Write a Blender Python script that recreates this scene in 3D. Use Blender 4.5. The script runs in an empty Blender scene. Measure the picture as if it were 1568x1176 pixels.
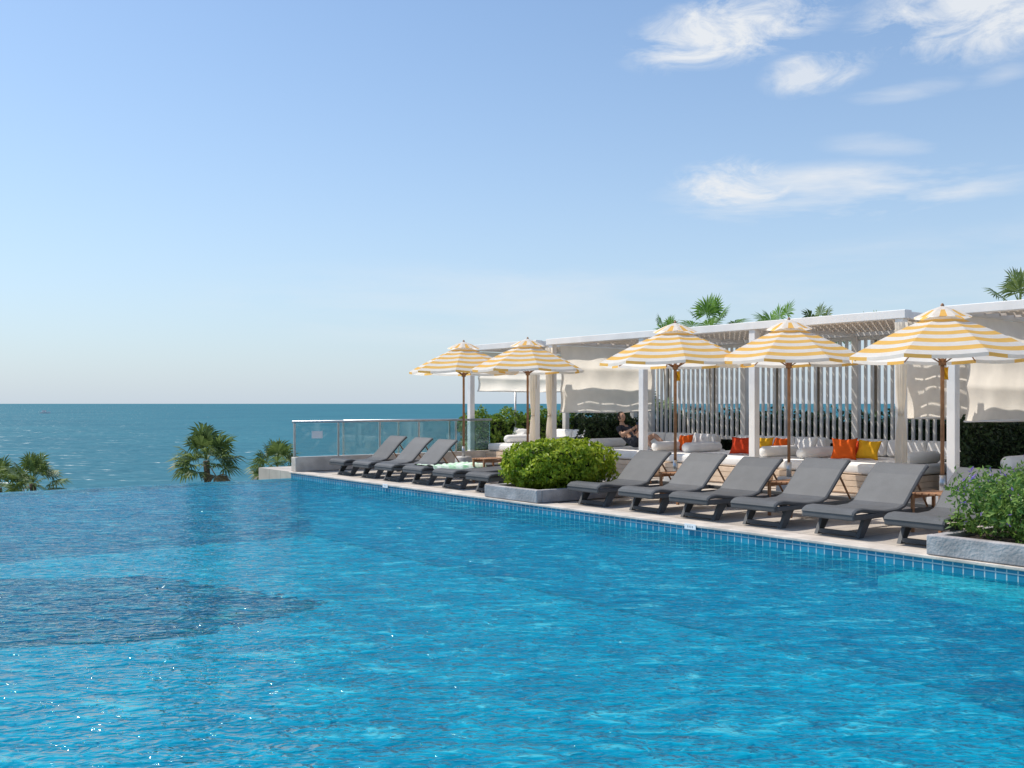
import bpy, bmesh, math, random
import numpy as np
from mathutils import Vector, Matrix, Quaternion
random.seed(7); rng=np.random.default_rng(7)
D=bpy.data; SC=bpy.context.scene
SC.view_settings.view_transform='Standard'; SC.view_settings.look='None'; SC.view_settings.exposure=0

# ------------------------------------------------------------ frame of reference
# X = away from the pool towards the cabanas, Y = along the pool edge towards the sea, Z up (deck = 0)
H=1.45; F=1500.0; CS,SN=0.7977,0.6031
def U(x,v):           # position along the pool edge for a bearing and an X distance
    d=1881*v/(x+350.0); return (d-SN*v)/CS
def P(x,y,d):         # bearing/elevation/distance -> world
    r=(x-784)/F*d
    return Vector((SN*d+CS*r, CS*d-SN*r, H-(y-618)/F*d))

# ------------------------------------------------------------ materials
def newmat(name):
    m=D.materials.new(name); m.use_nodes=True; nt=m.node_tree
    return m,nt,nt.nodes,nt.links,nt.nodes['Principled BSDF']
def mat(name,col,rough=.6,var=.15,scale=6,bump=.15,bscale=60,spec=.4,metal=0.,col2=None,transl=0.,coord='Object'):
    m,nt,N,L,b=newmat(name)
    tc=N.new('ShaderNodeTexCoord')
    n=N.new('ShaderNodeTexNoise'); n.inputs['Scale'].default_value=scale; n.inputs['Detail'].default_value=4
    L.new(tc.outputs[coord],n.inputs['Vector'])
    r=N.new('ShaderNodeValToRGB'); c2=col2 or tuple(c*(1-var) for c in col); c1=tuple(min(1,c*(1+var*.5)) for c in col)
    r.color_ramp.elements[0].position=.35; r.color_ramp.elements[1].position=.65
    r.color_ramp.elements[0].color=(*c2,1); r.color_ramp.elements[1].color=(*c1,1)
    L.new(n.outputs['Fac'],r.inputs['Fac']); L.new(r.outputs[0],b.inputs['Base Color'])
    b.inputs['Roughness'].default_value=rough; b.inputs['Specular IOR Level'].default_value=spec; b.inputs['Metallic'].default_value=metal
    if bump:
        n2=N.new('ShaderNodeTexNoise'); n2.inputs['Scale'].default_value=bscale; n2.inputs['Detail'].default_value=2
        L.new(tc.outputs[coord],n2.inputs['Vector'])
        bp=N.new('ShaderNodeBump'); bp.inputs['Strength'].default_value=bump; bp.inputs['Distance'].default_value=.02
        L.new(n2.outputs['Fac'],bp.inputs['Height']); L.new(bp.outputs[0],b.inputs['Normal'])
    if transl:
        t=N.new('ShaderNodeBsdfTranslucent'); L.new(r.outputs[0],t.inputs['Color'])
        mx=N.new('ShaderNodeMixShader'); mx.inputs[0].default_value=transl
        L.new(b.outputs[0],mx.inputs[1]); L.new(t.outputs[0],mx.inputs[2])
        L.new(mx.outputs[0],N['Material Output'].inputs['Surface'])
    return m
def leafmat(name,c1,c2,c3,scale=3.,transl=.3):
    m,nt,N,L,b=newmat(name)
    g=N.new('ShaderNodeNewGeometry'); tc=N.new('ShaderNodeTexCoord')
    n=N.new('ShaderNodeTexNoise'); n.inputs['Scale'].default_value=scale; n.inputs['Detail'].default_value=2
    L.new(tc.outputs['Object'],n.inputs['Vector'])
    a=N.new('ShaderNodeMath'); a.operation='MULTIPLY_ADD'; a.inputs[1].default_value=.5; L.new(g.outputs['Random Per Island'],a.inputs[0])
    h=N.new('ShaderNodeMath'); h.operation='MULTIPLY'; h.inputs[1].default_value=.55; L.new(n.outputs['Fac'],h.inputs[0]); L.new(h.outputs[0],a.inputs[2])
    r=N.new('ShaderNodeValToRGB'); e=r.color_ramp.elements
    e[0].position=.15; e[0].color=(*c1,1); e[1].position=.85; e[1].color=(*c3,1); x=e.new(.5); x.color=(*c2,1)
    L.new(a.outputs[0],r.inputs['Fac']); L.new(r.outputs[0],b.inputs['Base Color']); b.inputs['Roughness'].default_value=.5
    b.inputs['Specular IOR Level'].default_value=.35
    t=N.new('ShaderNodeBsdfTranslucent'); L.new(r.outputs[0],t.inputs['Color'])
    mx=N.new('ShaderNodeMixShader'); mx.inputs[0].default_value=transl
    L.new(b.outputs[0],mx.inputs[1]); L.new(t.outputs[0],mx.inputs[2]); L.new(mx.outputs[0],N['Material Output'].inputs['Surface'])
    return m
def tilemat(name,c1,c2,mortar,size,rough=.4,msize=.03,bump=.2,swap=None,offset=0.,spec=.5):
    m,nt,N,L,b=newmat(name)
    tc=N.new('ShaderNodeTexCoord'); v=tc.outputs['Object']
    if swap:
        s=N.new('ShaderNodeSeparateXYZ'); c=N.new('ShaderNodeCombineXYZ'); L.new(v,s.inputs[0])
        L.new(s.outputs[swap[0]],c.inputs[0]); L.new(s.outputs[swap[1]],c.inputs[1]); v=c.outputs[0]
    br=N.new('ShaderNodeTexBrick'); br.offset=offset; br.inputs['Scale'].default_value=1
    br.inputs['Brick Width'].default_value=size[0]; br.inputs['Row Height'].default_value=size[1]
    br.inputs['Mortar Size'].default_value=msize*min(size); br.inputs['Mortar Smooth'].default_value=.1
    br.inputs['Color1'].default_value=(*c1,1); br.inputs['Color2'].default_value=(*c2,1); br.inputs['Mortar'].default_value=(*mortar,1)
    L.new(v,br.inputs['Vector'])
    n=N.new('ShaderNodeTexNoise'); n.inputs['Scale'].default_value=1.7; n.inputs['Detail'].default_value=6; L.new(tc.outputs['Object'],n.inputs['Vector'])
    mr=N.new('ShaderNodeMapRange'); mr.inputs[1].default_value=.3; mr.inputs[2].default_value=.7; mr.inputs[3].default_value=.78; mr.inputs[4].default_value=1.1
    L.new(n.outputs['Fac'],mr.inputs[0])
    mx=N.new('ShaderNodeMix'); mx.data_type='RGBA'; mx.blend_type='MULTIPLY'; mx.inputs[0].default_value=1
    L.new(br.outputs['Color'],mx.inputs[6]); L.new(mr.outputs[0],mx.inputs[7]); L.new(mx.outputs[2],b.inputs['Base Color'])
    b.inputs['Roughness'].default_value=rough; b.inputs['Specular IOR Level'].default_value=spec
    bp=N.new('ShaderNodeBump'); bp.inputs['Strength'].default_value=bump; bp.inputs['Distance'].default_value=.005; bp.invert=True
    L.new(br.outputs['Fac'],bp.inputs['Height']); L.new(bp.outputs[0],b.inputs['Normal'])
    return m

M={}
M['paint']=mat('white_paint',(.80,.78,.76),.5,.06,3,.05)
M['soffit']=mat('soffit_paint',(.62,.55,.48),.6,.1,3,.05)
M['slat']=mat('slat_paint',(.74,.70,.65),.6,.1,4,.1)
M['canvas']=mat('canvas',(.90,.84,.75),.85,.05,4,.2,25,.1,transl=.62)
M['cushion']=mat('cushion_fabric',(.84,.81,.77),.9,.06,5,.25,90,.1)
M['orange']=mat('orange_fabric',(.80,.13,.02),.9,.1,8,.25,90,.1)
M['yellow']=mat('yellow_fabric',(.85,.45,.03),.9,.1,8,.25,90,.1)
M['red']=mat('red_fabric',(.62,.06,.02),.9,.1,8,.25,90,.1)
M['teak']=mat('teak',(.36,.18,.09),.55,.3,9,.2,50,.3)
M['platform']=mat('light_wood',(.70,.54,.40),.6,.15,4,.15,30,.3)
M['umb_white']=mat('canopy_white',(.90,.88,.84),.85,.04,5,.15,50,.1,transl=.55)
M['umb_yellow']=mat('canopy_yellow',(.95,.60,.18),.85,.05,5,.15,50,.1,transl=.55)
M['metal']=mat('brushed_steel',(.5,.5,.5),.35,.1,10,.05,80,.5,.9)
M['basegrey']=mat('grey_base',(.38,.38,.38),.6,.15,10,.1)
M['stone']=mat('planter_stone',(.36,.34,.34),.7,.25,5,.4,35,.3)
M['lip']=mat('coping_stone',(.56,.50,.44),.6,.2,4,.2,40,.3)
M['soil']=mat('soil',(.06,.045,.035),.95,.3,20,.5)
M['podium']=mat('render_wall',(.5,.48,.45),.8,.12,.6,.2)
M['trunk']=mat('palm_bark',(.17,.13,.09),.9,.35,6,.8,20,.2)
M['skin']=mat('skin',(.52,.30,.20),.55,.08,8,.05)
M['shirt']=mat('dark_shirt',(.03,.032,.045),.85,.2,12,.2)
M['hair']=mat('dark_hair',(.02,.015,.012),.6,.2,40,.4)
M['white']=mat('white_plastic',(.8,.8,.8),.4,.03,5,.03)
M['ink']=mat('sign_ink',(.05,.07,.12),.5,.1,5,.03)
M['towel']=mat('towel',(.72,.76,.70),.95,.1,9,.4,120,.1,col2=(.25,.5,.28))
M['land']=mat('land',(.09,.11,.05),.95,.4,.2,.3,2,.1)
M['deck']=tilemat('deck_tile',(.49,.43,.37),(.43,.38,.33),(.24,.22,.20),(.6,.6),.65,.015,.2)
M['band']=tilemat('waterline_tile',(.012,.17,.30),(.02,.26,.40),(.42,.52,.56),(.10,.10),.15,.06,.4,swap=(1,2))
M['floor']=mat('pool_floor_plaster',(.02,.62,.78),.6,.2,.9,.0,col2=(.015,.50,.70))
M['floordark']=mat('pool_floor_dark',(.001,.018,.12),.6,.3,2.5,.0)
M['weirtop']=mat('weir_top_tile',(.01,.09,.17),.3,.3,4,.1)
M['ledge']=mat('ledge_plaster',(.75,.92,.90),.6,.2,2,.0)
M['bush']=leafmat('bush_leaf',(.10,.17,.012),(.26,.36,.02),(.50,.56,.05),2.5,.4)
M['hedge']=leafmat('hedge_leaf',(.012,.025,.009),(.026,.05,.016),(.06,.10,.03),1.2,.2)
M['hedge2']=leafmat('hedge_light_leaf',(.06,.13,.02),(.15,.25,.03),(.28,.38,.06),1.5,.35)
M['shrub']=leafmat('shrub_leaf',(.05,.11,.03),(.14,.25,.05),(.25,.37,.08),3,.4)
M['flower']=leafmat('flower',(.25,.13,.5),(.36,.22,.62),(.5,.35,.75),3,.3)
M['palm']=leafmat('palm_leaf',(.045,.08,.025),(.11,.17,.045),(.22,.29,.09),.8,.35)
M['palmb']=leafmat('palm_bright_leaf',(.05,.12,.02),(.12,.25,.04),(.22,.38,.08),.8,.35)
M['palmd']=leafmat('palm_dead_leaf',(.12,.08,.04),(.2,.14,.07),(.28,.2,.1),.8,.2)
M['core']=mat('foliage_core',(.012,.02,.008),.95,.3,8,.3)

def weave():
    m,nt,N,L,b=newmat('woven_rattan'); tc=N.new('ShaderNodeTexCoord')
    w=N.new('ShaderNodeTexChecker'); w.inputs['Scale'].default_value=160; L.new(tc.outputs['Object'],w.inputs['Vector'])
    w.inputs['Color1'].default_value=(.105,.109,.114,1); w.inputs['Color2'].default_value=(.062,.064,.068,1)
    oi=N.new('ShaderNodeObjectInfo')
    n=N.new('ShaderNodeTexNoise'); n.inputs['Scale'].default_value=5; n.inputs['Detail'].default_value=5; L.new(tc.outputs['Object'],n.inputs['Vector'])
    mr=N.new('ShaderNodeMapRange'); mr.inputs[3].default_value=.65; mr.inputs[4].default_value=1.25; L.new(n.outputs['Fac'],mr.inputs[0])
    ra=N.new('ShaderNodeMath'); ra.operation='MULTIPLY_ADD'; ra.inputs[1].default_value=.3; ra.inputs[2].default_value=.82; L.new(oi.outputs['Random'],ra.inputs[0])
    rm=N.new('ShaderNodeMath'); rm.operation='MULTIPLY'; L.new(ra.outputs[0],rm.inputs[0]); L.new(mr.outputs[0],rm.inputs[1])
    mx=N.new('ShaderNodeMix'); mx.data_type='RGBA'; mx.blend_type='MULTIPLY'; mx.inputs[0].default_value=1
    L.new(w.outputs['Color'],mx.inputs[6]); L.new(rm.outputs[0],mx.inputs[7]); L.new(mx.outputs[2],b.inputs['Base Color'])
    b.inputs['Roughness'].default_value=.6; b.inputs['Specular IOR Level'].default_value=.35
    return m
M['weave']=weave()
def glass():
    m,nt,N,L,b=newmat('railing_glass'); N.remove(b)
    t=N.new('ShaderNodeBsdfTransparent'); t.inputs[0].default_value=(.80,.92,.93,1)
    g=N.new('ShaderNodeBsdfGlossy'); g.inputs['Roughness'].default_value=.02; g.inputs['Color'].default_value=(.9,.95,.95,1)
    d=N.new('ShaderNodeBsdfDiffuse'); d.inputs[0].default_value=(.55,.72,.74,1)
    fr=N.new('ShaderNodeFresnel'); fr.inputs[0].default_value=1.45
    a=N.new('ShaderNodeMixShader'); a.inputs[0].default_value=.12; L.new(t.outputs[0],a.inputs[1]); L.new(d.outputs[0],a.inputs[2])
    c=N.new('ShaderNodeMixShader'); L.new(fr.outputs[0],c.inputs[0]); L.new(a.outputs[0],c.inputs[1]); L.new(g.outputs[0],c.inputs[2])
    L.new(c.outputs[0],N['Material Output'].inputs['Surface']); return m
M['glass']=glass()
def ripple(N,L,coord,rot,layers,dist,strength=1.,detail=1.5):
    mp=N.new('ShaderNodeMapping'); mp.inputs['Rotation'].default_value=(0,0,rot); L.new(coord,mp.inputs['Vector'])
    prev=None
    for (sx,sy,amp,distn) in layers:
        m2=N.new('ShaderNodeMapping'); m2.inputs['Scale'].default_value=(sx,sy,1); L.new(mp.outputs[0],m2.inputs['Vector'])
        n=N.new('ShaderNodeTexNoise'); n.inputs['Scale'].default_value=1; n.inputs['Detail'].default_value=detail; n.inputs['Roughness'].default_value=.5
        n.inputs['Distortion'].default_value=distn; L.new(m2.outputs[0],n.inputs['Vector'])
        k=N.new('ShaderNodeMath'); k.operation='MULTIPLY_ADD'; k.inputs[1].default_value=amp; L.new(n.outputs['Fac'],k.inputs[0])
        if prev: L.new(prev,k.inputs[2])
        else: k.inputs[2].default_value=0
        prev=k.outputs[0]
    bp=N.new('ShaderNodeBump'); bp.inputs['Strength'].default_value=strength; bp.inputs['Distance'].default_value=dist
    L.new(prev,bp.inputs['Height']); return bp,prev
def poolwater():
    m,nt,N,L,b=newmat('pool_water'); N.remove(b); tc=N.new('ShaderNodeTexCoord')
    bp,h=ripple(N,L,tc.outputs['Object'],math.radians(37),[(2.3,5.6,.54,.9),(7.5,13,.46,1.1)],.11)
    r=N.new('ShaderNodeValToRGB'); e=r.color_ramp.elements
    e[0].position=.38; e[0].color=(.001,.115,.22,1); e[1].position=.68; e[1].color=(.11,.56,.64,1)  # ripple highlights painted in: pale crests, darker troughs by wave height
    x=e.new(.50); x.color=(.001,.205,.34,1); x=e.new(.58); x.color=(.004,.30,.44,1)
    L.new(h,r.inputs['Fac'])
    t=N.new('ShaderNodeBsdfTransparent'); t.inputs[0].default_value=(.26,.90,.96,1)
    d=N.new('ShaderNodeBsdfDiffuse'); L.new(r.outputs[0],d.inputs[0]); L.new(bp.outputs[0],d.inputs['Normal'])
    a=N.new('ShaderNodeMixShader'); a.inputs[0].default_value=.5; L.new(t.outputs[0],a.inputs[1]); L.new(d.outputs[0],a.inputs[2])
    g=N.new('ShaderNodeBsdfGlossy'); g.inputs['Roughness'].default_value=.05; g.inputs['Color'].default_value=(.60,.65,.68,1); L.new(bp.outputs[0],g.inputs['Normal'])
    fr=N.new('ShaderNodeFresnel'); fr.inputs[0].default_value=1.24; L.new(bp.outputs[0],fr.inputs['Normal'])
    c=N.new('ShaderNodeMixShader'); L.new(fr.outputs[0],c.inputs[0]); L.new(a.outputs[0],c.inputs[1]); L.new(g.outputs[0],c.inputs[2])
    L.new(c.outputs[0],N['Material Output'].inputs['Surface']); return m
M['pool']=poolwater()
def seawater():
    m,nt,N,L,b=newmat('sea_water'); N.remove(b); tc=N.new('ShaderNodeTexCoord')
    bp,h=ripple(N,L,tc.outputs['Object'],math.radians(37),[(.06,.16,1.,.5),(.25,.6,.4,.5)],2.0)
    n=N.new('ShaderNodeTexNoise'); n.inputs['Scale'].default_value=.012; n.inputs['Detail'].default_value=5; L.new(tc.outputs['Object'],n.inputs['Vector'])
    r=N.new('ShaderNodeValToRGB'); r.color_ramp.elements[0].position=.35; r.color_ramp.elements[1].position=.65
    r.color_ramp.elements[0].color=(.014,.120,.168,1); r.color_ramp.elements[1].color=(.022,.145,.192,1); L.new(n.outputs['Fac'],r.inputs['Fac'])
    d=N.new('ShaderNodeBsdfDiffuse'); L.new(r.outputs[0],d.inputs[0]); L.new(bp.outputs[0],d.inputs['Normal'])
    g=N.new('ShaderNodeBsdfGlossy'); g.inputs['Roughness'].default_value=.35; L.new(bp.outputs[0],g.inputs['Normal'])
    c=N.new('ShaderNodeMixShader'); c.inputs[0].default_value=.11; L.new(d.outputs[0],c.inputs[1]); L.new(g.outputs[0],c.inputs[2])
    L.new(c.outputs[0],N['Material Output'].inputs['Surface']); return m
M['sea']=seawater()

# ------------------------------------------------------------ geometry helpers
def link(o,parent=None):
    SC.collection.objects.link(o)
    if parent: o.parent=parent
    return o
def empty(name,loc=(0,0,0),rz=0.):
    e=D.objects.new(name,None); e.empty_display_size=.2; e.location=loc; e.rotation_euler=(0,0,rz); return link(e)
def mesh(name,vs,fs,mats,parent=None,mi=None,smooth=False,loc=None):
    me=D.meshes.new(name); me.from_pydata([tuple(v) for v in vs],[],fs)
    for m in (mats if isinstance(mats,(list,tuple)) else [mats]): me.materials.append(m)
    if mi is not None: me.polygons.foreach_set('material_index',np.array(mi,dtype=np.int32))
    if smooth: me.polygons.foreach_set('use_smooth',np.ones(len(me.polygons),dtype=bool))
    me.update(); o=D.objects.new(name,me)
    if loc is not None: o.location=loc
    return link(o,parent)
def from_bm(name,bm,m,parent=None,smooth=False,loc=None,rot=None):
    me=D.meshes.new(name); bm.to_mesh(me); bm.free(); me.materials.append(m)
    if smooth: me.polygons.foreach_set('use_smooth',np.ones(len(me.polygons),dtype=bool))
    o=D.objects.new(name,me)
    if loc is not None:o.location=loc
    if rot is not None:o.rotation_euler=rot
    return link(o,parent)
def addbox(bm,x,y,z,bev=0.,mtx=None,seg=2):
    r=bmesh.ops.create_cube(bm,size=1); vs=r['verts']
    for v in vs: v.co=Vector(((x[0]+x[1])/2+v.co.x*(x[1]-x[0]),(y[0]+y[1])/2+v.co.y*(y[1]-y[0]),(z[0]+z[1])/2+v.co.z*(z[1]-z[0])))
    if bev:
        es=list({e for v in vs for e in v.link_edges})
        r=bmesh.ops.bevel(bm,geom=es,offset=bev,segments=seg,affect='EDGES',profile=.5); vs=list({v for f in r['faces'] for v in f.verts}|{v for v in vs if v.is_valid})
    if mtx:
        for v in vs: v.co=mtx@v.co
    return vs
def box(name,x,y,z,m,parent=None,bev=.008,seg=2,smooth=False,rot=None):
    bm=bmesh.new(); c=((x[0]+x[1])/2,(y[0]+y[1])/2,(z[0]+z[1])/2)
    hx,hy,hz=(x[1]-x[0])/2,(y[1]-y[0])/2,(z[1]-z[0])/2
    addbox(bm,(-hx,hx),(-hy,hy),(-hz,hz),bev,seg=seg)
    return from_bm(name,bm,m,parent,smooth,c,rot)
def tube(bm,pts,rad,seg=10):
    pts=[Vector(p) for p in pts]; rings=[]
    for i,p in enumerate(pts):
        t=(pts[min(i+1,len(pts)-1)]-pts[max(i-1,0)]).normalized()
        a=t.orthogonal().normalized() if abs(t.z)<.99 else Vector((1,0,0)); bb=t.cross(a).normalized()
        r=rad[i] if isinstance(rad,(list,tuple)) else rad
        rings.append([bm.verts.new(p+a*(math.cos(k*2*math.pi/seg)*r)+bb*(math.sin(k*2*math.pi/seg)*r)) for k in range(seg)])
    for i in range(len(rings)-1):
        for k in range(seg): bm.faces.new((rings[i][k],rings[i][(k+1)%seg],rings[i+1][(k+1)%seg],rings[i+1][k]))
    bm.faces.new(rings[0][::-1]); bm.faces.new(rings[-1])
def tubeobj(name,pts,rad,m,parent=None,seg=10):
    bm=bmesh.new(); tube(bm,pts,rad,seg); bmesh.ops.recalc_face_normals(bm,faces=bm.faces); return from_bm(name,bm,m,parent,True)
def leaves(name,pos,nrm,size,m,parent=None,aspect=.5,jit=.8,extra=None,mi=None):
    n=len(pos); d=nrm+rng.normal(0,jit,(n,3)); d/=np.linalg.norm(d,axis=1)[:,None]
    a=rng.normal(0,1,(n,3)); a-=d*np.sum(a*d,axis=1)[:,None]; a/=np.linalg.norm(a,axis=1)[:,None]
    b=np.cross(d,a); s=size*rng.uniform(.6,1.3,n)[:,None]
    v=np.stack([pos-a*s*.5,pos+b*s*aspect*.5+d*s*.08,pos+a*s*.5,pos-b*s*aspect*.5+d*s*.08],axis=1).reshape(-1,3)
    f=np.arange(n*4).reshape(-1,4)
    me=D.meshes.new(name); me.from_pydata(v.tolist(),[],f.tolist())
    for q in (m if isinstance(m,list) else [m]): me.materials.append(q)
    if mi is not None: me.polygons.foreach_set('material_index',np.asarray(mi,dtype=np.int32))
    me.update(); o=D.objects.new(name,me); return link(o,parent)
def hedge(name,x,y,z,n,size,m,core=M['core'],jit=.8,lump=.08,inset=.12):
    e=empty(name,((x[0]+x[1])/2,(y[0]+y[1])/2,z[0])); hx,hy,hz=(x[1]-x[0])/2,(y[1]-y[0])/2,z[1]-z[0]
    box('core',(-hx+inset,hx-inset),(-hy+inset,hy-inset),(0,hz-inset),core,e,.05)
    areas=np.array([2*hy*hz,.5*hy*hz,2*hx*hz,2*hx*hz,4*hx*hy]); pick=rng.choice(5,n,p=areas/areas.sum())
    a=rng.uniform(-1,1,n); b=rng.uniform(0,1,n); c=rng.uniform(-1,1,n)
    pos=np.zeros((n,3)); nr=np.zeros((n,3))
    for k,(ax,sg) in enumerate([(0,-1),(0,1),(1,-1),(1,1)]):
        q=pick==k
        pos[q,ax]=sg*(hx if ax==0 else hy); pos[q,1-ax]=a[q]*(hy if ax==0 else hx); pos[q,2]=b[q]*hz; nr[q,ax]=sg
    q=pick==4; pos[q,0]=a[q]*hx; pos[q,1]=c[q]*hy; pos[q,2]=hz; nr[q,2]=1
    ph=pos*3.1
    l=lump*(np.sin(ph[:,0]*2.1+ph[:,1]*1.7)+np.sin(ph[:,1]*3.3+ph[:,2]*2.9+1)+np.sin(ph[:,0]*5+ph[:,2]*4+2)*.5)
    depth=rng.exponential(.06,n)*-1+l+rng.normal(0,.015,n)
    pos+=nr*depth[:,None]
    leaves('leaves',pos,nr,size,m,e,jit=jit); return e

# ------------------------------------------------------------ camera, sun, sky
cam=D.objects.new('camera',D.cameras.new('camera')); link(cam); SC.camera=cam
cam.location=(0,0,H); cam.rotation_euler=(math.radians(90),0,-math.atan2(SN,CS))
cam.data.sensor_width=36; cam.data.lens=36*F/1568; cam.data.shift_y=30/1568; cam.data.clip_start=.05; cam.data.clip_end=120000
EL=math.radians(55); saz=math.atan2(-.50,.86)
sd=Vector((math.sin(saz)*math.cos(EL),math.cos(saz)*math.cos(EL),math.sin(EL)))
sun=D.objects.new('sun',D.lights.new('sun','SUN')); link(sun); sun.data.energy=5.0; sun.data.angle=math.radians(.5); sun.data.color=(1,.94,.85)
sun.rotation_euler=(-sd).to_track_quat('-Z','Y').to_euler(); sun.location=(0,0,30)

W=D.worlds.new('World'); SC.world=W; W.use_nodes=True; N=W.node_tree.nodes; L=W.node_tree.links
bg=N['Background']; sky=N.new('ShaderNodeTexSky'); sky.sky_type='NISHITA'; sky.sun_disc=False
sky.sun_elevation=EL; sky.sun_rotation=saz%(2*math.pi); sky.air_density=1.0; sky.dust_density=.7; sky.ozone_density=2.6
bg.inputs['Strength'].default_value=.145
def mth(op,a,b=None,c=None,clamp=False):
    n=N.new('ShaderNodeMath'); n.operation=op; n.use_clamp=clamp
    for i,x in enumerate((a,b,c)):
        if x is None: continue
        if isinstance(x,(int,float)): n.inputs[i].default_value=x
        else: L.new(x,n.inputs[i])
    return n.outputs[0]
tc=N.new('ShaderNodeTexCoord'); sp=N.new('ShaderNodeSeparateXYZ'); L.new(tc.outputs['Generated'],sp.inputs[0])
rt=mth('SUBTRACT',mth('MULTIPLY',sp.outputs[0],CS),mth('MULTIPLY',sp.outputs[1],SN))
fw=mth('ADD',mth('MULTIPLY',sp.outputs[0],SN),mth('MULTIPLY',sp.outputs[1],CS))
az=mth('ARCTAN2',rt,fw); el=mth('ARCSINE',sp.outputs[2])
def noise(sx,sy,off,detail=5,rough=.6,dist=.3):
    c=N.new('ShaderNodeCombineXYZ'); L.new(mth('MULTIPLY_ADD',az,sx,off),c.inputs[0]); L.new(mth('MULTIPLY_ADD',el,sy,off*.7),c.inputs[1]); c.inputs[2].default_value=off
    n=N.new('ShaderNodeTexNoise'); n.inputs['Scale'].default_value=1; n.inputs['Detail'].default_value=detail; n.inputs['Roughness'].default_value=rough; n.inputs['Distortion'].default_value=dist
    L.new(c.outputs[0],n.inputs['Vector']); return n.outputs['Fac']
n1=noise(14,34,3.1,7,.66,.6); n2=noise(5,26,8.7,5)
def ang(x,y): return math.atan((x-784)/F), math.atan((618-y)/math.hypot(x-784,F))
def cloud(x,y,rx,ry,tilt,nz,dens,soft=1.):
    a,e=ang(x,y); ra=rx/F; re=ry/F
    da=mth('SUBTRACT',az,a); de=mth('SUBTRACT',el,e); ct,st=math.cos(tilt),math.sin(tilt)
    p=mth('DIVIDE',mth('ADD',mth('MULTIPLY',da,ct),mth('MULTIPLY',de,st)),ra)
    q=mth('DIVIDE',mth('SUBTRACT',mth('MULTIPLY',de,ct),mth('MULTIPLY',da,st)),re)
    r=mth('SQRT',mth('ADD',mth('MULTIPLY',p,p),mth('MULTIPLY',q,q)))
    m=mth('SUBTRACT',1.0,r)
    v=mth('ADD',mth('MULTIPLY',m,.75),mth('MULTIPLY',mth('SUBTRACT',nz,.5),2.9))
    v=mth('MULTIPLY',v,1.25/soft,clamp=True)
    return mth('MULTIPLY',mth('MULTIPLY',v,dens),mth('MULTIPLY',m,2.5,clamp=True))
cl=[cloud(1130,38,195,60,.16,n1,.95),cloud(1500,20,190,74,-.05,n1,.9),cloud(1250,108,92,38,.1,n1,.75),
    cloud(1130,284,115,48,-.05,n1,.95),cloud(1285,295,290,50,.0,n2,.95),cloud(1390,140,110,16,.05,n2,.4),cloud(1360,222,110,22,-.1,n2,.3),cloud(1540,115,60,22,.2,n2,.35),
    cloud(850,470,640,85,.0,n2,.5,2.),cloud(1400,430,520,90,.08,n2,.45,2.)]
tot=cl[0]
for c in cl[1:]: tot=mth('MAXIMUM',tot,c)
tint=N.new('ShaderNodeMix'); tint.data_type='RGBA'; tint.blend_type='MULTIPLY'; tint.inputs[0].default_value=1; tint.inputs[7].default_value=(1.0,1.10,1.14,1)
L.new(sky.outputs[0],tint.inputs[6])
hz=N.new('ShaderNodeMix'); hz.data_type='RGBA'; hz.inputs[7].default_value=(3.95,4.6,5.4,1)
ha=mth('MULTIPLY',mth('POWER',2.718,mth('MULTIPLY',mth('MAXIMUM',el,0.0),-5.0)),.85,clamp=True)
L.new(ha,hz.inputs[0]); L.new(tint.outputs[2],hz.inputs[6])
mx=N.new('ShaderNodeMix'); mx.data_type='RGBA'; mx.inputs[7].default_value=(5.7,5.9,6.15,1)
L.new(tot,mx.inputs[0]); L.new(hz.outputs[2],mx.inputs[6]); L.new(mx.outputs[2],bg.inputs['Color'])

# ------------------------------------------------------------ ground, sea, pool
E=8.8; CY=19.1; WZ=-.13
bm=bmesh.new(); bmesh.ops.create_circle(bm,cap_ends=True,radius=60000,segments=96); from_bm('sea',bm,M['sea'],loc=(0,0,-9.0))
box('ground',(-120,160),(-150,95),(-12,-8.4),M['land'],bev=.0)
box('terrace_podium',(E+.45,60),(-40,21.2),(-8.4,-.31),M['podium'],bev=.0)
pe=empty('swimming_pool',(0,0,0))
mesh('floor',[(-18,-14,-1.25),(E,-14,-1.25),(E,CY,-1.25),(-18,CY,-1.25)],[(0,1,2,3)],M['floor'],pe)
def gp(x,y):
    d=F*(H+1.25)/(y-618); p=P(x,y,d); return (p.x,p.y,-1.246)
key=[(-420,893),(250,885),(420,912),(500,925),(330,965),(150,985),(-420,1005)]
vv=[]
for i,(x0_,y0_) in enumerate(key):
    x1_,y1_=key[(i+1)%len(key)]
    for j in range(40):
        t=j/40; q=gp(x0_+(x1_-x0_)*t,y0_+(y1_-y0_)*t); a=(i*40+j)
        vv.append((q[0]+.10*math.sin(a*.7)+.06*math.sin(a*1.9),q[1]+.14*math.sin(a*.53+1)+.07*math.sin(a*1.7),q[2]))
mesh('dark_patch',vv,[tuple(range(len(vv)))],M['floordark'],pe)  # darker patch with a wavy outline, laid just above the pool floor
box('wall_deck_side',(E+.03,E+.45),(-14,CY+.35),(-2,-.03),M['floor'],pe,bev=0)
box('waterline_band',(E+.002,E+.027),(-14,CY+.33),(-.3,-.029),M['band'],pe,bev=0)
box('weir_wall',(-18,E),(CY,CY+.3),(-2,WZ-.06),M['floor'],pe,bev=.0)
box('weir_top',(-18,E),(CY+.002,CY+.298),(WZ-.058,WZ-.006),M['weirtop'],pe,bev=.006)
box('catch_channel',(-18,E+.4),(CY+.37,CY+1.0),(-2.,-.9),M['podium'],pe,bev=0)
box('underwater_ledge',(E-.55,E),(1.0,5.25),(-.30,-.16),M['ledge'],pe,bev=.02)
mesh('pool_water',[(-18,-14,WZ),(E,-14,WZ),(E,CY+.30,WZ),(-18,CY+.30,WZ)],[(0,1,2,3)],M['pool'])
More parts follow.
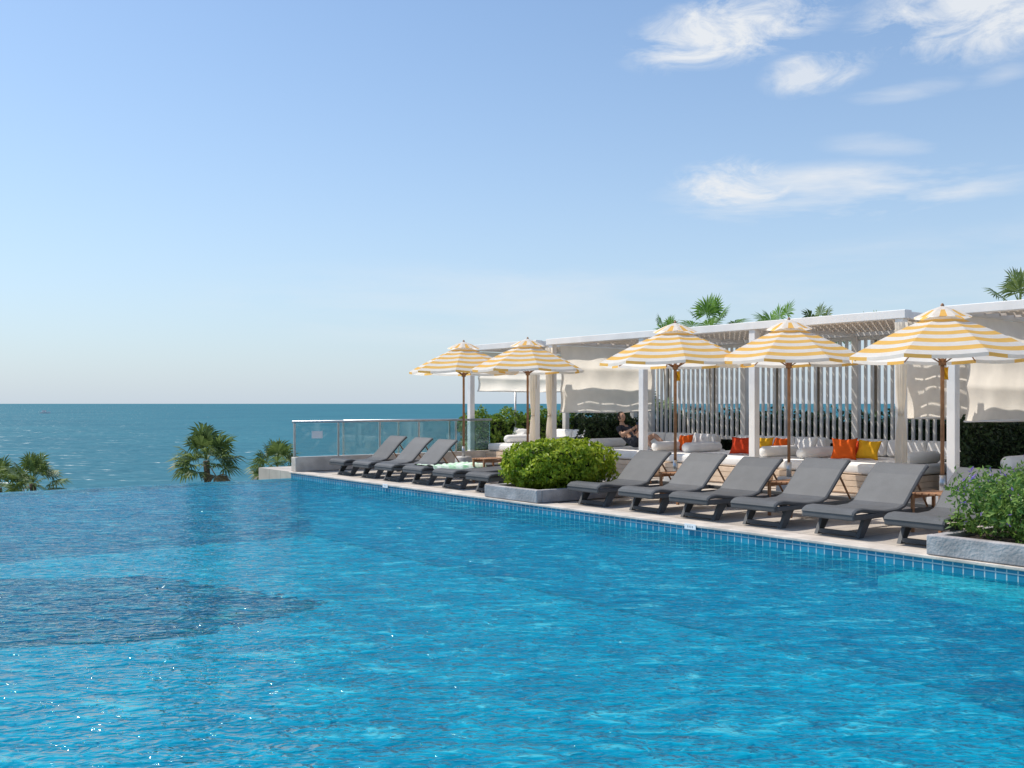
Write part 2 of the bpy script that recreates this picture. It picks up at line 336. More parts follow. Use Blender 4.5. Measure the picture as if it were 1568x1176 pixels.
box('deck',(E+.02,60),(-40,21.2),(-.30,-.002),M['deck'],bev=0)
box('pool_coping',(E-.02,E+.30),(-14,CY+.4),(-.028,.006),M['lip'],bev=.008)
def planter(y0,y1,x1):
    e=empty('planter_box',(E,y0,0)); w=y1-y0; X=x1-E; t=.10
    box('front',(.0,t),(0,w),(.01,.2),M['stone'],e,.012); box('back',(X-t,X),(0,w),(.01,.2),M['stone'],e,.012)
    box('side_1',(t+.002,X-t-.002),(0,t),(.01,.197),M['stone'],e,.012); box('side_2',(t+.002,X-t-.002),(w-t,w),(.01,.197),M['stone'],e,.012)
    box('soil',(t,X-t),(t,w-t),(.01,.15),M['soil'],e,0); return e
planter(11.05,12.35,10.65); planter(1.2,5.08,10.6)

# ------------------------------------------------------------ bushes / hedges
def bush(name,c,r,n,size,m,flat=2.6,flowers=0):
    e=empty(name,c)
    bm=bmesh.new(); bmesh.ops.create_icosphere(bm,subdivisions=3,radius=1)
    for v in bm.verts:
        s=np.sign(v.co); v.co=Vector([s[i]*abs(v.co[i])**.7*r[i]*.74 for i in range(3)])
        if v.co.z<-r[2]*.5: v.co.z=-r[2]*.5
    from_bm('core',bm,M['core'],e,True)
    d=rng.normal(0,1,(n,3)); d/=np.linalg.norm(d,axis=1)[:,None]
    k=(np.abs(d)**flat).sum(1)**(-1/flat); pos=d*k[:,None]
    l=.07*np.sin(pos[:,0]*7+pos[:,1]*5)+.06*np.sin(pos[:,1]*11+pos[:,2]*6)+.05*np.sin(pos[:,0]*13-pos[:,2]*9)
    pos=pos*(1+l-rng.exponential(.07,n)+rng.normal(0,.02,n))[:,None]*np.array(r)
    if flowers:
        mi=(rng.uniform(0,1,n)<flowers).astype(int); leaves('leaves',pos,d,size,[m,M['flower']],e,mi=mi,aspect=.5)
    else: leaves('leaves',pos,d,size,m,e,aspect=.6)
    return e
bush('bush',(9.78,11.72,.50),(.86,.68,.37),11000,.07,M['bush'])
e=bush('flowering_shrub',(9.72,3.25,.42),(.84,1.74,.36),13000,.07,M['shrub'],3.2,.02)
sp_=[];nn=[]
for i in range(1100):
    x=rng.uniform(-.84,.8); y=rng.uniform(-1.7,1.72); z0=rng.uniform(-.15,.18); hh=rng.uniform(.15,.36); tx,ty=rng.normal(0,.12,2)
    for k in range(11):
        t=k/10; sp_.append((x+tx*t+rng.normal(0,.016),y+ty*t+rng.normal(0,.016),z0+hh*t)); nn.append((rng.normal(),rng.normal(),.3))
mi=np.array([1 if (k%11)>8 and (k//11)%4==0 else 0 for k in range(len(sp_))])
leaves('sprays',np.array(sp_),np.array(nn),.06,[M['shrub'],M['flower']],e,aspect=.4,mi=mi)
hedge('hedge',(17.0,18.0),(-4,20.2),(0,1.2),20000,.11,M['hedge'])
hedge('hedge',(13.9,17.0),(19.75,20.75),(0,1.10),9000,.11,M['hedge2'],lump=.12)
hedge('hedge',(14.6,16.4),(16.55,16.85),(0,1.12),3500,.09,M['hedge'],lump=.04)
hedge('hedge',(14.4,16.9),(7.65,7.95),(0,1.2),5500,.085,M['hedge'],lump=.04)

# ------------------------------------------------------------ palms
def palm(name,base,top,R,nl,m,seg=18,trunk=.14,petw=.02,droop=.6,dead=True,upbias=.0,wd=.055):
    e=empty(name,base); B=Vector(base); T=Vector(top)-B
    pts=[T*t+Vector((.12*math.sin(t*3),.1*math.sin(t*2.3),0)) for t in np.linspace(0,1,9)]; pts[-1]=T
    tubeobj('trunk',pts,[trunk*(1.25-.35*t) for t in np.linspace(0,1,9)],M['trunk'],e,12)
    vs=[];fs=[];mi=[]
    for i in range(nl):
        th=i*2.39996+rng.normal(0,.2); t=(i+.5)/nl
        elv=math.radians(84-115*t*(1-.25*upbias))+rng.normal(0,.09)
        isdead=dead and elv<math.radians(-24)
        dr=Vector((math.cos(th)*math.cos(elv),math.sin(th)*math.cos(elv),math.sin(elv)))
        side=dr.cross(Vector((0,0,1)))
        if side.length<.05: side=Vector((1,0,0))
        side.normalize(); up=side.cross(dr).normalized()
        pl=R*rng.uniform(.42,.6); st=T+dr*.08; en=st+dr*pl+Vector((0,0,-.08*R*math.cos(elv)))
        b=len(vs); w=side*petw; vs+= [st-w,st+w,en+w*.6,en-w*.6]; fs.append((b,b+1,b+2,b+3)); mi.append(1 if isdead else 0)
        Lf=R*rng.uniform(.42,.62)
        twist=rng.normal(0,.35); s2=(side*math.cos(twist)+up*math.sin(twist)).normalized(); u2=s2.cross(dr).normalized()
        for k in range(seg):
            a=math.radians(-112+224*k/(seg-1))+rng.normal(0,.03); d2=(dr*math.cos(a)+s2*math.sin(a)).normalized()
            L0=Lf*(1-.25*abs(a)/2.1)*rng.uniform(.9,1.1); w2=d2.cross(u2).normalized()*(L0*wd)
            lift=u2*(.10*L0*(1-abs(a)/2.1))
            m1=en+d2*L0*.55+lift; m2=en+d2*L0*.98+lift+Vector((0,0,-droop*L0*rng.uniform(.2,.55)))
            b=len(vs); vs+=[en,m1-w2,m1+w2,m2]; fs+=[(b,b+1,b+2),(b+1,b+3,b+2)]; mi+=[1 if isdead else 0]*2
    mesh('fronds',vs,fs,[m,M['palmd']],e,mi)
    return e
def palm_at(x,y,d,R,nl,m=M['palm'],ground=-8.4,**k):
    p=P(x,y,d); palm('palm_tree',(p.x+.3,p.y+.2,ground),tuple(p),R,nl,m,**k)
palm_at(316,706,38,1.5,38)
palm_at(424,716,41,1.25,32)
palm_at(50,741,38,1.35,34)
palm_at(-2,748,40,1.4,30)
palm_at(1090,503,27,1.0,18,M['palmb'],0.,trunk=.1,dead=False,droop=.3)
palm_at(1189,508,30,1.0,9,M['palmb'],0.,trunk=.1,dead=False,droop=.3)
palm_at(1252,514,30,1.0,14,M['palm'],0.,trunk=.1,dead=False)
palm_at(1340,516,29,.9,9,M['palmb'],0.,trunk=.1,dead=False)
palm_at(1020,520,29,.8,12,M['palmb'],0.,trunk=.1,dead=False)
palm_at(1562,468,22,.9,14,M['palm'],0.,trunk=.1,dead=False,droop=.4)
palm_at(985,650,26,1.1,20,M['palm'],0.,trunk=.1,dead=False,droop=.4)

# ------------------------------------------------------------ cabanas
def canvas(parent,name,x,y,z,seams=3):
    nx,nz=26,36; vs=[];fs=[]
    for j in range(nz+1):
        for i in range(nx+1):
            s=i/nx;t=j/nz
            sag=.03*math.sin(math.pi*s)*(t)
            fold=.035*abs(math.sin(math.pi*t*seams))+.02*math.sin(s*9+t*2)+.012*math.sin(s*23+t*5)
            vs.append((x[0]+(x[1]-x[0])*s,y-fold,z[1]+(z[0]-z[1])*t-sag))
    for j in range(nz):
        for i in range(nx):
            a=j*(nx+1)+i; fs.append((a,a+1,a+nx+2,a+nx+1))
    mesh(name,vs,fs,M['canvas'],parent,smooth=True)
    tubeobj(name+'_rod',[(x[0],y,z[0]-.005),(x[1],y,z[0]-.005)],.014,M['paint'],parent,8)
def tied_curtain(parent,name,x,y,z0=.45,z1=2.66,tie=1.3):
    n=28; rings=[]; bm=bmesh.new(); S=28
    for j in range(n+1):
        z=z1+(z0-z1)*j/n; k=abs(z-tie); r=.03+.05*(1-math.exp(-k*2.6)); 
        if z<tie: r=.03+.05*(1-math.exp(-k*4))
        rings.append([bm.verts.new((x+math.cos(a)*r*(1+.22*math.sin(7*a+z)),y+math.sin(a)*r*(1+.22*math.sin(7*a+z)),z)) for a in [i*2*math.pi/S for i in range(S)]])
    for j in range(n):
        for i in range(S): bm.faces.new((rings[j][i],rings[j][(i+1)%S],rings[j+1][(i+1)%S],rings[j+1][i]))
    bmesh.ops.recalc_face_normals(bm,faces=bm.faces)
    from_bm(name,bm,M['canvas'],parent,True)
    tubeobj(name+'_tie',[(x,y,tie-.025),(x,y,tie+.025)],.045,M['canvas'],parent,12)
def pergola(ys,z=2.85,x0=13.5,x1=16.5,screen=True,blinds=()):
    e=empty('cabana_pergola',(x0,ys[0],0)); X=x1-x0; p=.065; T=z
    Y=[y-ys[0] for y in ys]; L_=Y[-1]
    for i,y in enumerate(Y):
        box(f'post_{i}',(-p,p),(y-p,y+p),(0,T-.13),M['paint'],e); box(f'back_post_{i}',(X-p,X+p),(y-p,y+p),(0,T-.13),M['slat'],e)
        box(f'cross_beam_{i}',(p+.03,X-.09),(y-.05,y+.05),(T-.127,T-.02),M['paint'],e)
    box('front_beam',(-.09,.09),(-.12,L_+.12),(T-.13,T),M['paint'],e); box('back_beam',(X-.09,X+.09),(-.12,L_+.12),(T-.13,T),M['paint'],e)
    bm=bmesh.new(); n=int(L_/.13)
    for k in range(n):
        y=.07+k*(L_-.12)/n
        addbox(bm,(.093,X-.093),(y-.05,y+.05),(T-.018,T-.004))
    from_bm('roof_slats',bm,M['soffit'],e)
    bm=bmesh.new()
    for k in range(6): 
        x=.35+k*.45; addbox(bm,(x-.02,x+.02),(.055,L_-.055),(T-.08,T-.022))
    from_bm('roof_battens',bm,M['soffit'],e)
    if screen:
        bm=bmesh.new()
        for a,b in zip(Y[:-1],Y[1:]):
            m=int((b-a-2*p)/.135)
            for k in range(1,m):
                y=a+p+k*(b-a-2*p)/m; addbox(bm,(X-.025,X+.025),(y-.0225,y+.0225),(.75,T-.2))
            addbox(bm,(X-.04,X+.04),(a+p+.002,b-p-.002),(.68,.747)); addbox(bm,(X-.04,X+.04),(a+p+.002,b-p-.002),(T-.197,T-.133))
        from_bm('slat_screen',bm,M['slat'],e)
    for (y,za,zb,nm) in blinds: canvas(e,nm,(.12,X-.1),y-ys[0],(za,zb))
    return e
main=[8.19,10.94,13.63,16.40]
pg=pergola(main,blinds=[(16.30,1.27,2.70,'end_blind'),(8.26,1.23,2.70,'near_blind')])
tied_curtain(pg,'curtain',-.10,-.06); tied_curtain(pg,'curtain_2',-.08,16.4-8.19+.0,tie=1.2)
pl=pergola([16.98,19.5],screen=False,blinds=[(19.4,1.76,2.70,'end_blind')]); tied_curtain(pl,'curtain',-.08,0,tie=1.2)
pr=pergola([-.9,1.9,4.65,7.38],blinds=[(7.28,1.2,2.70,'end_blind')])

# ------------------------------------------------------------ daybeds
def pillow(name,c,s,m,rot,parent=None):
    bm=bmesh.new(); n=14
    def zf(a,b): return s[2]*(max(0,(1-a*a)*(1-b*b)))**.42
    g={}
    for sg in (1,-1):
        for i in range(n+1):
            for j in range(n+1):
                a=-1+2*i/n;b=-1+2*j/n
                if sg==-1 and (i in(0,n) or j in(0,n)): g[(sg,i,j)]=g[(1,i,j)]; continue
                k=1-.16*(1-a*a)*b*b; k2=1-.16*(1-b*b)*a*a
                g[(sg,i,j)]=bm.verts.new((a*s[0]*k2,b*s[1]*k,sg*zf(a,b)+.01*math.sin(a*5+b*4+sum(c)*3)))
    for sg in (1,-1):
        for i in range(n):
            for j in range(n):
                f=[g[(sg,i,j)],g[(sg,i+1,j)],g[(sg,i+1,j+1)],g[(sg,i,j+1)]]
                bm.faces.new(f if sg==1 else f[::-1])
    return from_bm(name,bm,m,parent,True,c,rot)
def daybed(y0,y1,x0=13.78,x1=16.2):
    e=empty('daybed',(x0,y0,0)); X=x1-x0; w=y1-y0
    bm=bmesh.new()
    for k in range(3): addbox(bm,(0,.03),(0,w),(.03+k*.095,.03+k*.095+.088),.004)
    for k in range(3): addbox(bm,(.032,X),(0,.03),(.03+k*.095,.03+k*.095+.088),.004); addbox(bm,(.032,X),(w-.03,w),(.03+k*.095,.03+k*.095+.088),.004)
    addbox(bm,(.035,X),(.034,w-.034),(.0,.305))
    from_bm('platform',bm,M['platform'],e)
    box('mattress',(.04,X-.03),(.03,w-.03),(.318,.49),M['cushion'],e,.05,4,True)
    def bol(nm,a,b,r):
        a=Vector(a);b=Vector(b); pts=[];rr=[]
        for t,k in [(0,.55),(.03,.85),(.07,1),(.5,1.02),(.93,1),(.97,.85),(1,.55)]: pts.append(a.lerp(b,t)); rr.append(r*k)
        tubeobj(nm,pts,rr,M['cushion'],e,18)
    bol('bolster_1',(.35,.17,.585),(1.35,.17,.585),.10); bol('bolster_2',(.45,w-.2,.585),(1.5,w-.2,.585),.10)
    for k in range(3): box(f'back_cushion_{k}',(X-.34,X-.12),(.08+k*(w-.16)/3,.08+(k+1)*(w-.16)/3-.02),(.49,.80),M['cushion'],e,.06,4,True,rot=(0,.2,0))
    return e
for a,b in zip(main[:-1],main[1:]): daybed(a+.18,b-.18)
daybed(17.15,19.3); daybed(4.85,7.2); daybed(2.1,4.5)
def pil(x,v,z,m,s=.21,yaw=0.,nm='throw_pillow',tilt=-58):
    pillow(nm,(v,U(x,v),z),(s,s*1.05,.085),m,(rng.normal(0,.16),math.radians(tilt+rng.normal(0,6)),yaw))
pil(1048,14.9,.65,M['orange'],.19); pil(1136,14.55,.66,M['red'],.20,.5); pil(1170,15.1,.65,M['yellow'],.18,.2); pil(1194,15.2,.65,M['orange'],.18,-.2)
pil(1293,14.7,.67,M['orange'],.21,.45); pil(1330,14.95,.66,M['yellow'],.19,.2); pil(1313,15.15,.66,M['red'],.18,.3)
pil(1235,15.4,.67,M['cushion'],.2,.1); pil(1075,15.3,.67,M['cushion'],.2,.3); pil(905,15.0,.67,M['cushion'],.2,.3); pil(795,15.0,.67,M['cushion'],.2,.3)

# ------------------------------------------------------------ sun loungers
def lounger(x,ytop,flat=False,back=.44,towel=False):
    w=.66; e=empty('sun_lounger',(x,ytop-w/2,0)); h=w/2
    if flat: prof=[(0,.265),(.015,.295),(.07,.322),(.18,.33),(.4,.305),(.65,.285),(.95,.30),(1.25,.315),(1.6,.32),(1.86,.315)]
    else: prof=[(0,.265),(.015,.295),(.07,.322),(.18,.33),(.4,.305),(.62,.283),(.85,.29),(.98,.325),(1.10,.44),(1.3,.30+back*.74),(1.44,.30+back*.98),(1.47,.30+back)]
    def slab(nm,pf,th,hw,m):
        vs=[];fs=[]
        ns=[]
        for i,(a,b) in enumerate(pf):
            p0=pf[max(0,i-1)];p1=pf[min(len(pf)-1,i+1)]; t=Vector((p1[0]-p0[0],0,p1[1]-p0[1])).normalized(); ns.append(Vector((-t.z,0,t.x)))
        cols=[-hw,-hw+.02,hw-.02,hw]
        for i,(a,b) in enumerate(pf):
            for c in cols:
                k=.0 if abs(c)<hw else -.012
                vs.append(Vector((a,c,b))+ns[i]*k)
            for c in cols:
                k=-th if abs(c)<hw else -th+.012
                vs.append(Vector((a,c,b))+ns[i]*k)
        for i in range(len(pf)-1):
            o=i*8;q=o+8
            for k in range(3): fs.append((o+k,q+k,q+k+1,o+k+1)); fs.append((o+4+k,o+5+k,q+5+k,q+4+k))
            fs.append((o,o+4,q+4,q)); fs.append((o+3,q+3,q+7,o+7))
        for o,r in ((0,1),((len(pf)-1)*8,-1)):
            for k in range(3):
                f=(o+k,o+k+1,o+5+k,o+4+k); fs.append(f if r==1 else f[::-1])
        return mesh(nm,vs,fs,m,e,smooth=False)
    slab('sling',prof,.05,h,M['weave'])
    for s,nm in ((-1,'side_rail_1'),(1,'side_rail_2')):
        bm=bmesh.new(); addbox(bm,(.05,1.84),(s*h-(.045 if s>0 else 0),s*h+(.045 if s<0 else 0)),(.205,.262),.01); from_bm(nm,bm,M['weave'],e)
    box('foot_rail',(.008,.055),(-h+.004,h-.004),(.20,.275),M['weave'],e,.015)
    box('head_rail',(1.80,1.838),(-h+.05,h-.05),(.208,.258),M['weave'],e,.008)
    for nm,xa,xb in (('foot_leg',.36,.22),('head_leg',1.50,1.62)):
        bm=bmesh.new()
        for s in (-1,1):
            y=s*(h-.07)
            vs=[bm.verts.new(c) for c in [(xa-.07,y-.022,.21),(xa+.07,y-.022,.21),(xb+.045,y-.022,0),(xb-.045,y-.022,0),(xa-.07,y+.022,.21),(xa+.07,y+.022,.21),(xb+.045,y+.022,0),(xb-.045,y+.022,0)]]
            for f in [(0,1,2,3),(7,6,5,4),(0,4,5,1),(1,5,6,2),(2,6,7,3),(3,7,4,0)]: bm.faces.new([vs[i] for i in f])
        addbox(bm,(xb-.02,xb+.02),(-h+.095,h-.095),(.015,.06))
        bmesh.ops.recalc_face_normals(bm,faces=bm.faces); from_bm(nm,bm,M['weave'],e)
    if not flat:
        for s in (-1,1): tubeobj(f'back_strut_{s+2}',[(1.33,s*(h-.09),.30+back*.70),(1.62,s*(h-.09),.235)],.013,M['teak'],e,8)
    if towel:
        n=30; vs=[];fs=[]
        for i in range(n+1):
            for j in range(13):
                a=.25+1.15*i/n; b=-.36+.72*j/12
                z=np.interp(a,[p[0] for p in prof],[p[1] for p in prof])+.012+.022*abs(math.sin(i*.9+j*.5))*abs(math.sin(j*.7))
                if abs(b)>h: z-=.05
                vs.append((a+.015*math.sin(j*1.3),b,z))
        for i in range(n):
            for j in range(12): a=i*13+j; fs.append((a,a+13,a+14,a+1))
        mesh('towel',vs,fs,M['towel'],e,smooth=True)
    return e
FX=9.15
for yt,b in [(5.75,.44),(6.75,.45),(7.79,.46),(8.77,.43),(9.74,.45),(10.79,.44)]: lounger(FX+random.uniform(-.03,.03),yt,back=b)
for yt,b,fl in [(18.3,.47,0),(17.35,.46,0),(16.4,.45,0),(15.42,0,1),(14.36,0,1),(13.35,0,1)]: lounger(FX+random.uniform(-.04,.04),yt,flat=bool(fl),back=b or .4,towel=(yt==15.42))

def table(x,y):
    e=empty('side_table',(x,y,0)); a,b=.22,.165; bm=bmesh.new()
    for sx in(-1,1):
        for sy in(-1,1): addbox(bm,(sx*a-.017,sx*a+.017),(sy*b-.017,sy*b+.017),(0,.425),.003)
    from_bm('legs',bm,M['teak'],e)
    bm=bmesh.new()
    for k in range(5): yy=-b+.0+k*2*b/4; addbox(bm,(-a-.02,a+.02),(yy-.034,yy+.034),(.428,.45),.004)
    from_bm('top',bm,M['teak'],e)
    bm=bmesh.new(); 
    for s in(-1,1): addbox(bm,(-a+.019,a-.019),(s*b-.012,s*b+.012),(.13,.16)); addbox(bm,(-a+.019,a-.019),(s*b-.012,s*b+.012),(.38,.42))
    from_bm('stretchers',bm,M['teak'],e)
table(10.5,5.93); table(10.55,7.96); table(10.6,9.95); table(10.5,14.6)

# ------------------------------------------------------------ umbrellas
def umbrella(px,d,top,R=1.17,rz=0.,tie=False):
    p=P(px,618,d); e=empty('beach_umbrella',(p.x,p.y,0),rz); S=8
    tubeobj('pole',[(0,0,.05),(0,0,top-.02)],.024,M['teak'],e,12)
    def ringpts(r,z,sub=6,sag=.0):
        out=[]
        for k in range(S):
            a0=2*math.pi*k/S;a1=2*math.pi*(k+1)/S
            for j in range(sub):
                t=j/sub; x=r*((1-t)*math.cos(a0)+t*math.cos(a1)); y=r*((1-t)*math.sin(a0)+t*math.sin(a1))
                out.append((x,y,z-sag*math.sin(math.pi*t)*(r/R)))
        return out
    def zz(r): t=r/R; return top-.09-.56*t+.03*math.sin(math.pi*t)
    vs=[];fs=[];mi=[]; NR=22; rs=[.16]+[.16+(R-.16)*k/NR for k in range(1,NR+1)]
    n=S*6
    for r in rs: vs+=ringpts(r,zz(r),sag=.025)
    for i in range(len(rs)-1):
        for k in range(n): fs.append((i*n+k,i*n+(k+1)%n,(i+1)*n+(k+1)%n,(i+1)*n+k)); mi.append(1 if ((NR-i-1)//2)%2==0 else 0)
    o=len(vs); vs+=[(x*1.003,y*1.003,z-.045) for x,y,z in ringpts(R,zz(R),sag=.025)]
    b=(len(rs)-1)*n
    for k in range(n): fs.append((b+k,b+(k+1)%n,o+(k+1)%n,o+k)); mi.append(0 if (k//2)%3==0 else 1)
    mesh('canopy',vs,fs,[M['umb_yellow'],M['umb_white']],e,mi)
    vs=[(0,0,top-.01)];fs=[];mi=[]
    r1=ringpts(.17,top-.07,sag=.01); r2=ringpts(.36,top-.16,sag=.03); vs+=r1; vs+=r2
    for k in range(n): fs.append((0,1+k,1+(k+1)%n)); mi.append(1); fs.append((1+k,1+n+k,1+n+(k+1)%n,1+(k+1)%n)); mi.append(0 if (k%6) in (2,3) else 1)
    mesh('vent_cap',vs,fs,[M['umb_yellow'],M['umb_white']],e,mi)
    tubeobj('finial',[(0,0,top-.03),(0,0,top+.0),(0,0,top+.02)],[.02,.022,.008],M['teak'],e,10)
    bm=bmesh.new()
    for k in range(S):
        a=2*math.pi*k/S; c,s=math.cos(a),math.sin(a)
        tube(bm,[(c*.04,s*.04,zz(.1)-.03),(c*R*.98,s*R*.98,zz(R)-.018)],.009,6)
        tube(bm,[(c*.04,s*.04,top-.72),(c*R*.5,s*R*.5,zz(R*.5)-.02)],.008,6)
    tube(bm,[(0,0,top-.76),(0,0,top-.68)],.045,10); tube(bm,[(0,0,top-.16),(0,0,top-.10)],.045,10)
    bmesh.ops.recalc_face_normals(bm,faces=bm.faces); from_bm('ribs',bm,M['teak'],e,True)
    tubeobj('base',[(0,0,.0),(0,0,.03),(0,0,.30),(0,0,.33)],[.19,.2,.18,.16],M['basegrey'],e,24); tubeobj('base_sleeve',[(0,0,.33),(0,0,.55)],.038,M['metal'],e,14)
    if tie:
        pillow('strap',(.05,-.02,top-.86),(.09,.035,.02),M['yellow'],(0,math.radians(80),.4),e)
umbrella(1443,12.3,2.69,rz=.15,tie=True); umbrella(1208,15.0,2.75,rz=.35); umbrella(1034,15.6,2.75,R=1.2,rz=.1,tie=True)
umbrella(808,20.,2.79,rz=.3); umbrella(710,20.8,2.78,rz=.05)

# ------------------------------------------------------------ glass railing + low wall
e=empty('glass_railing',(E,19.42,0))
box('kerb_wall',(.05,5.25),(-.12,.10),(.008,.31),M['lip'],e,.01)
x=.08
k=0
while x<5.0:
    box(f'glass_{k}',(x+.02,x+1.0),(-.008,.008),(.34,1.02),M['glass'],e,0)
    box(f'stanchion_{k}',(x-.02,x+.012),(-.03,.03),(.311,1.03),M['metal'],e,.004); x+=1.03; k+=1
tubeobj('top_rail',[(.03,0,1.06),(5.25,0,1.06)],.027,M['metal'],e,12)
box('notice_sign',(E+.46,E+.72),(19.385,19.395),(.70,.86),M['white'],bev=.002)
e=empty('glass_railing',(E+2,20.9,0))
for k in range(6):
    x=k*1.5; box(f'glass_{k}',(x+.02,x+1.46),(-.008,.008),(.1,1.0),M['glass'],e,0); box(f'stanchion_{k}',(x-.02,x+.015),(-.025,.025),(0,1.02),M['metal'],e,.004)
tubeobj('top_rail',[(-.0,0,1.04),(9,0,1.04)],.025,M['metal'],e,10)
tubeobj('deck_pole',[P(789,690,25)+Vector((0,0,-.25)),P(789,600,25)],.03,M['metal'],None,8)

for x in (590,1057):
    u=U(x,E-.03); e=empty('depth_marker',(E-.026,u,-.015))
    box('plate',(-.004,.0),(-.09,.09),(-.04,.025),M['white'],e,.001)
    for k in (-1,0,1): box(f'digit_{k+1}',(-.0065,-.0045),(k*.035-.007,k*.035+.007),(-.018,.004),M['basegrey'],e,0)

# ------------------------------------------------------------ boat
p=P(69,633.5,1050); p.z=-9
e=empty('boat',tuple(p),math.radians(-37)); e.scale=(1.3,1.3,1.3)
bm=bmesh.new()
secs=[(-4,1.1,1.1),(-2,1.4,1.1),(1,1.4,1.2),(3,.8,1.5),(4.4,.03,1.8)]
rings=[[bm.verts.new(c) for c in [(x,-w,h),(x,-w*.6,0),(x,w*.6,0),(x,w,h)]] for x,w,h in secs]
for a,b in zip(rings[:-1],rings[1:]):
    for k in range(4): bm.faces.new((a[k],a[(k+1)%4],b[(k+1)%4],b[k]))
bm.faces.new(rings[0]); bm.faces.new(rings[-1][::-1]); bmesh.ops.recalc_face_normals(bm,faces=bm.faces)
from_bm('hull',bm,M['white'],e); box('cabin',(-2.2,.6),(-.9,.9),(1.1,2.5),M['white'],e,.1); box('windows',(-1.8,.63),(-.93,.93),(1.7,2.2),M['ink'],e,.02)

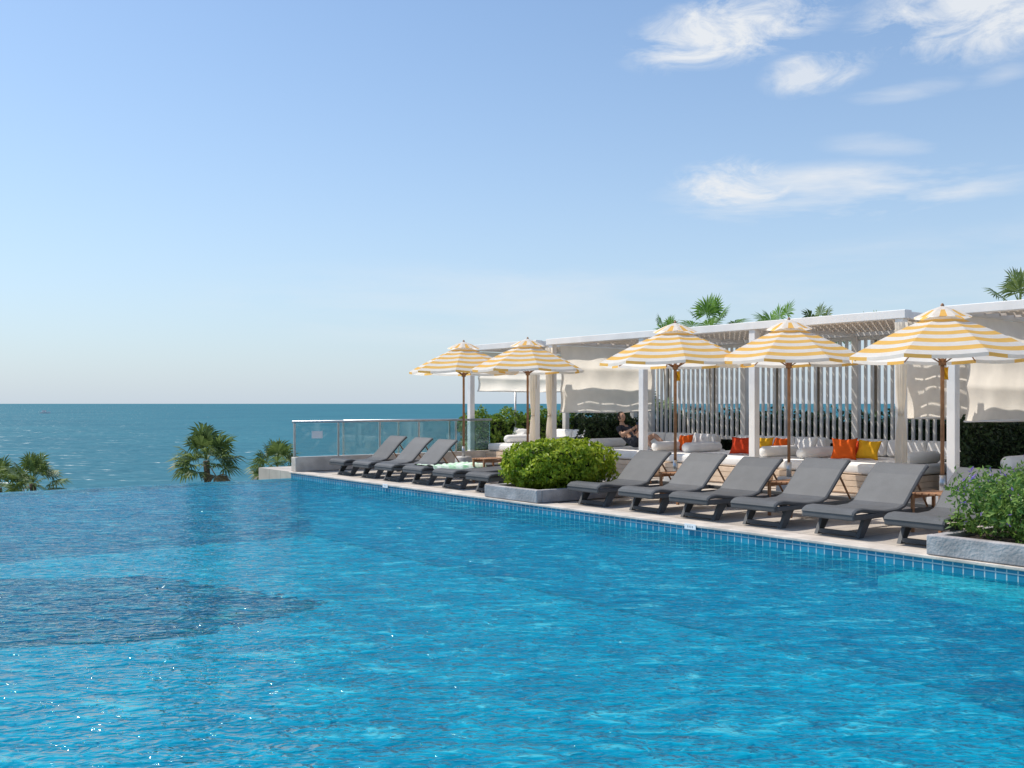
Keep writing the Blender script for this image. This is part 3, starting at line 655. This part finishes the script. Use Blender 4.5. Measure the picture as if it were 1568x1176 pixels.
# ------------------------------------------------------------ reclining guest
def person():
    v0=14.6; y0=U(966,v0)
    e=empty('reclining_person',(v0,y0,.49))
    J=[('pelvis',(0,-.12,.12),.13),('waist',(0,.02,.2),.115),('chest',(0,.17,.36),.135),('neck',(0,.27,.52),.05),('head0',(0,.27,.58),.06),
       ('shL',(-.17,.2,.44),.062),('elL',(-.24,.02,.3),.043),('wrL',(-.08,-.14,.42),.03),
       ('shR',(.17,.2,.44),.062),('elR',(.24,.02,.3),.043),('wrR',(.08,-.14,.42),.03),
       ('hipL',(-.1,-.17,.11),.09),('knL',(-.13,-.5,.42),.058),('anL',(-.13,-.72,.09),.038),('ftL',(-.13,-.9,.05),.03),
       ('hipR',(.1,-.17,.11),.09),('knR',(.13,-.58,.3),.058),('anR',(.13,-.92,.08),.038),('ftR',(.13,-1.08,.12),.03)]
    idx={n:i for i,(n,_,_) in enumerate(J)}
    Eg=[('pelvis','waist'),('waist','chest'),('chest','neck'),('neck','head0'),('chest','shL'),('shL','elL'),('elL','wrL'),('chest','shR'),('shR','elR'),('elR','wrR'),
        ('pelvis','hipL'),('hipL','knL'),('knL','anL'),('anL','ftL'),('pelvis','hipR'),('hipR','knR'),('knR','anR'),('anR','ftR')]
    me=D.meshes.new('b'); me.from_pydata([j[1] for j in J],[(idx[a],idx[b]) for a,b in Eg],[]); o=D.objects.new('b',me); link(o)
    md=o.modifiers.new('s','SKIN')
    for i,j in enumerate(J): me.skin_vertices[0].data[i].radius=(j[2],j[2]); me.skin_vertices[0].data[i].use_root=(i==0)
    sb=o.modifiers.new('ss','SUBSURF'); sb.levels=2
    dg=bpy.context.evaluated_depsgraph_get(); m2=D.meshes.new_from_object(o.evaluated_get(dg)); D.objects.remove(o)
    m2.materials.clear()
    for q in ('skin','shirt'): m2.materials.append(M[q])
    for f in m2.polygons:
        c=f.center; f.use_smooth=True
        best=min(Eg,key=lambda ed:(lambda a,b:((a+(b-a)*max(0,min(1,(c-a).dot(b-a)/(b-a).length_squared)))-c).length)(Vector(J[idx[ed[0]]][1]),Vector(J[idx[ed[1]]][1])))
        cloth=best[0] in('pelvis','waist','chest') and best[1] not in('neck',)
        if best[0].startswith('sh'): cloth=(c-Vector(J[idx[best[0]]][1])).length<.17
        if best[0].startswith('hip'): cloth=(c-Vector(J[idx[best[0]]][1])).length<.26
        f.material_index=1 if cloth else 0
    link(D.objects.new('body',m2),e)
    hd=empty('head',(0,.28,.67)); hd.parent=e; hd.rotation_euler=(math.radians(20),0,math.pi)
    bm=bmesh.new(); bmesh.ops.create_icosphere(bm,subdivisions=4,radius=1)
    for v in bm.verts:
        c=v.co.copy(); x,y,z=c.x*.075,c.y*.095,c.z*.115
        if c.z<0: x*=1+.28*c.z; y*=1+.12*c.z
        if c.y>.6: y+=.022*math.exp(-((c.x/.16)**2+((c.z+.1)/.18)**2))-.01*math.exp(-(((abs(c.x)-.36)/.15)**2+((c.z-.05)/.12)**2))+.006*math.exp(-((c.x/.3)**2+((c.z+.45)/.06)**2))
        v.co=(x,y,z)
    from_bm('face',bm,M['skin'],hd,True)
    for s in(-1,1):
        bm=bmesh.new(); bmesh.ops.create_icosphere(bm,subdivisions=2,radius=.011); from_bm(f'eye_{s+2}',bm,M['ink'],hd,True,(s*.028,.079,.008))
        bm=bmesh.new(); bmesh.ops.create_icosphere(bm,subdivisions=2,radius=1)
        for v in bm.verts: v.co=(v.co.x*.01,v.co.y*.018,v.co.z*.03)
        from_bm(f'ear_{s+2}',bm,M['skin'],hd,True,(s*.074,-.005,.0))
    bm=bmesh.new(); bmesh.ops.create_icosphere(bm,subdivisions=4,radius=1)
    for v in bm.verts:
        c=v.co; k=1+.03*math.sin(c.x*20+c.z*14); v.co=(c.x*.082*k,c.y*.10*k-.012,c.z*.108*k+.018)
    bmesh.ops.delete(bm,geom=[v for v in bm.verts if v.co.y>.035 and v.co.z<.07 or v.co.z<-.05],context='VERTS'); from_bm('hair',bm,M['hair'],hd,True)
    box('phone',(-.04,.04),(-.235,-.225),(.42,.57),M['ink'],e,.004,rot=(-.3,0,0))
    for s,wx in (('l',-.08),('r',.08)):
        sg=-1 if s=='l' else 1
        bm=bmesh.new(); W_=Vector((wx,-.14,.42)); tgt=Vector((wx*.72,-.20,.46)); tube(bm,[W_,W_.lerp(tgt,.5),tgt],[.028,.036,.03],8)
        for k in range(4):
            a=tgt+Vector((sg*.0,-.01,-.02+k*.018)); L0=[.06,.072,.068,.052][k]
            tube(bm,[a,a+Vector((-sg*.01,-L0*.6,.012)),a+Vector((-sg*.03,-L0*.85,.014)),a+Vector((-sg*.045,-L0*.7,.012))],[.009,.0085,.008,.006],6)
        a=W_.lerp(tgt,.4)+Vector((-sg*.02,0,.02)); tube(bm,[a,a+Vector((-sg*.02,-.03,.03)),a+Vector((-sg*.02,-.06,.045))],[.011,.01,.007],6)
        bmesh.ops.recalc_face_normals(bm,faces=bm.faces); from_bm('hand_'+s,bm,M['skin'],e,True)
person()
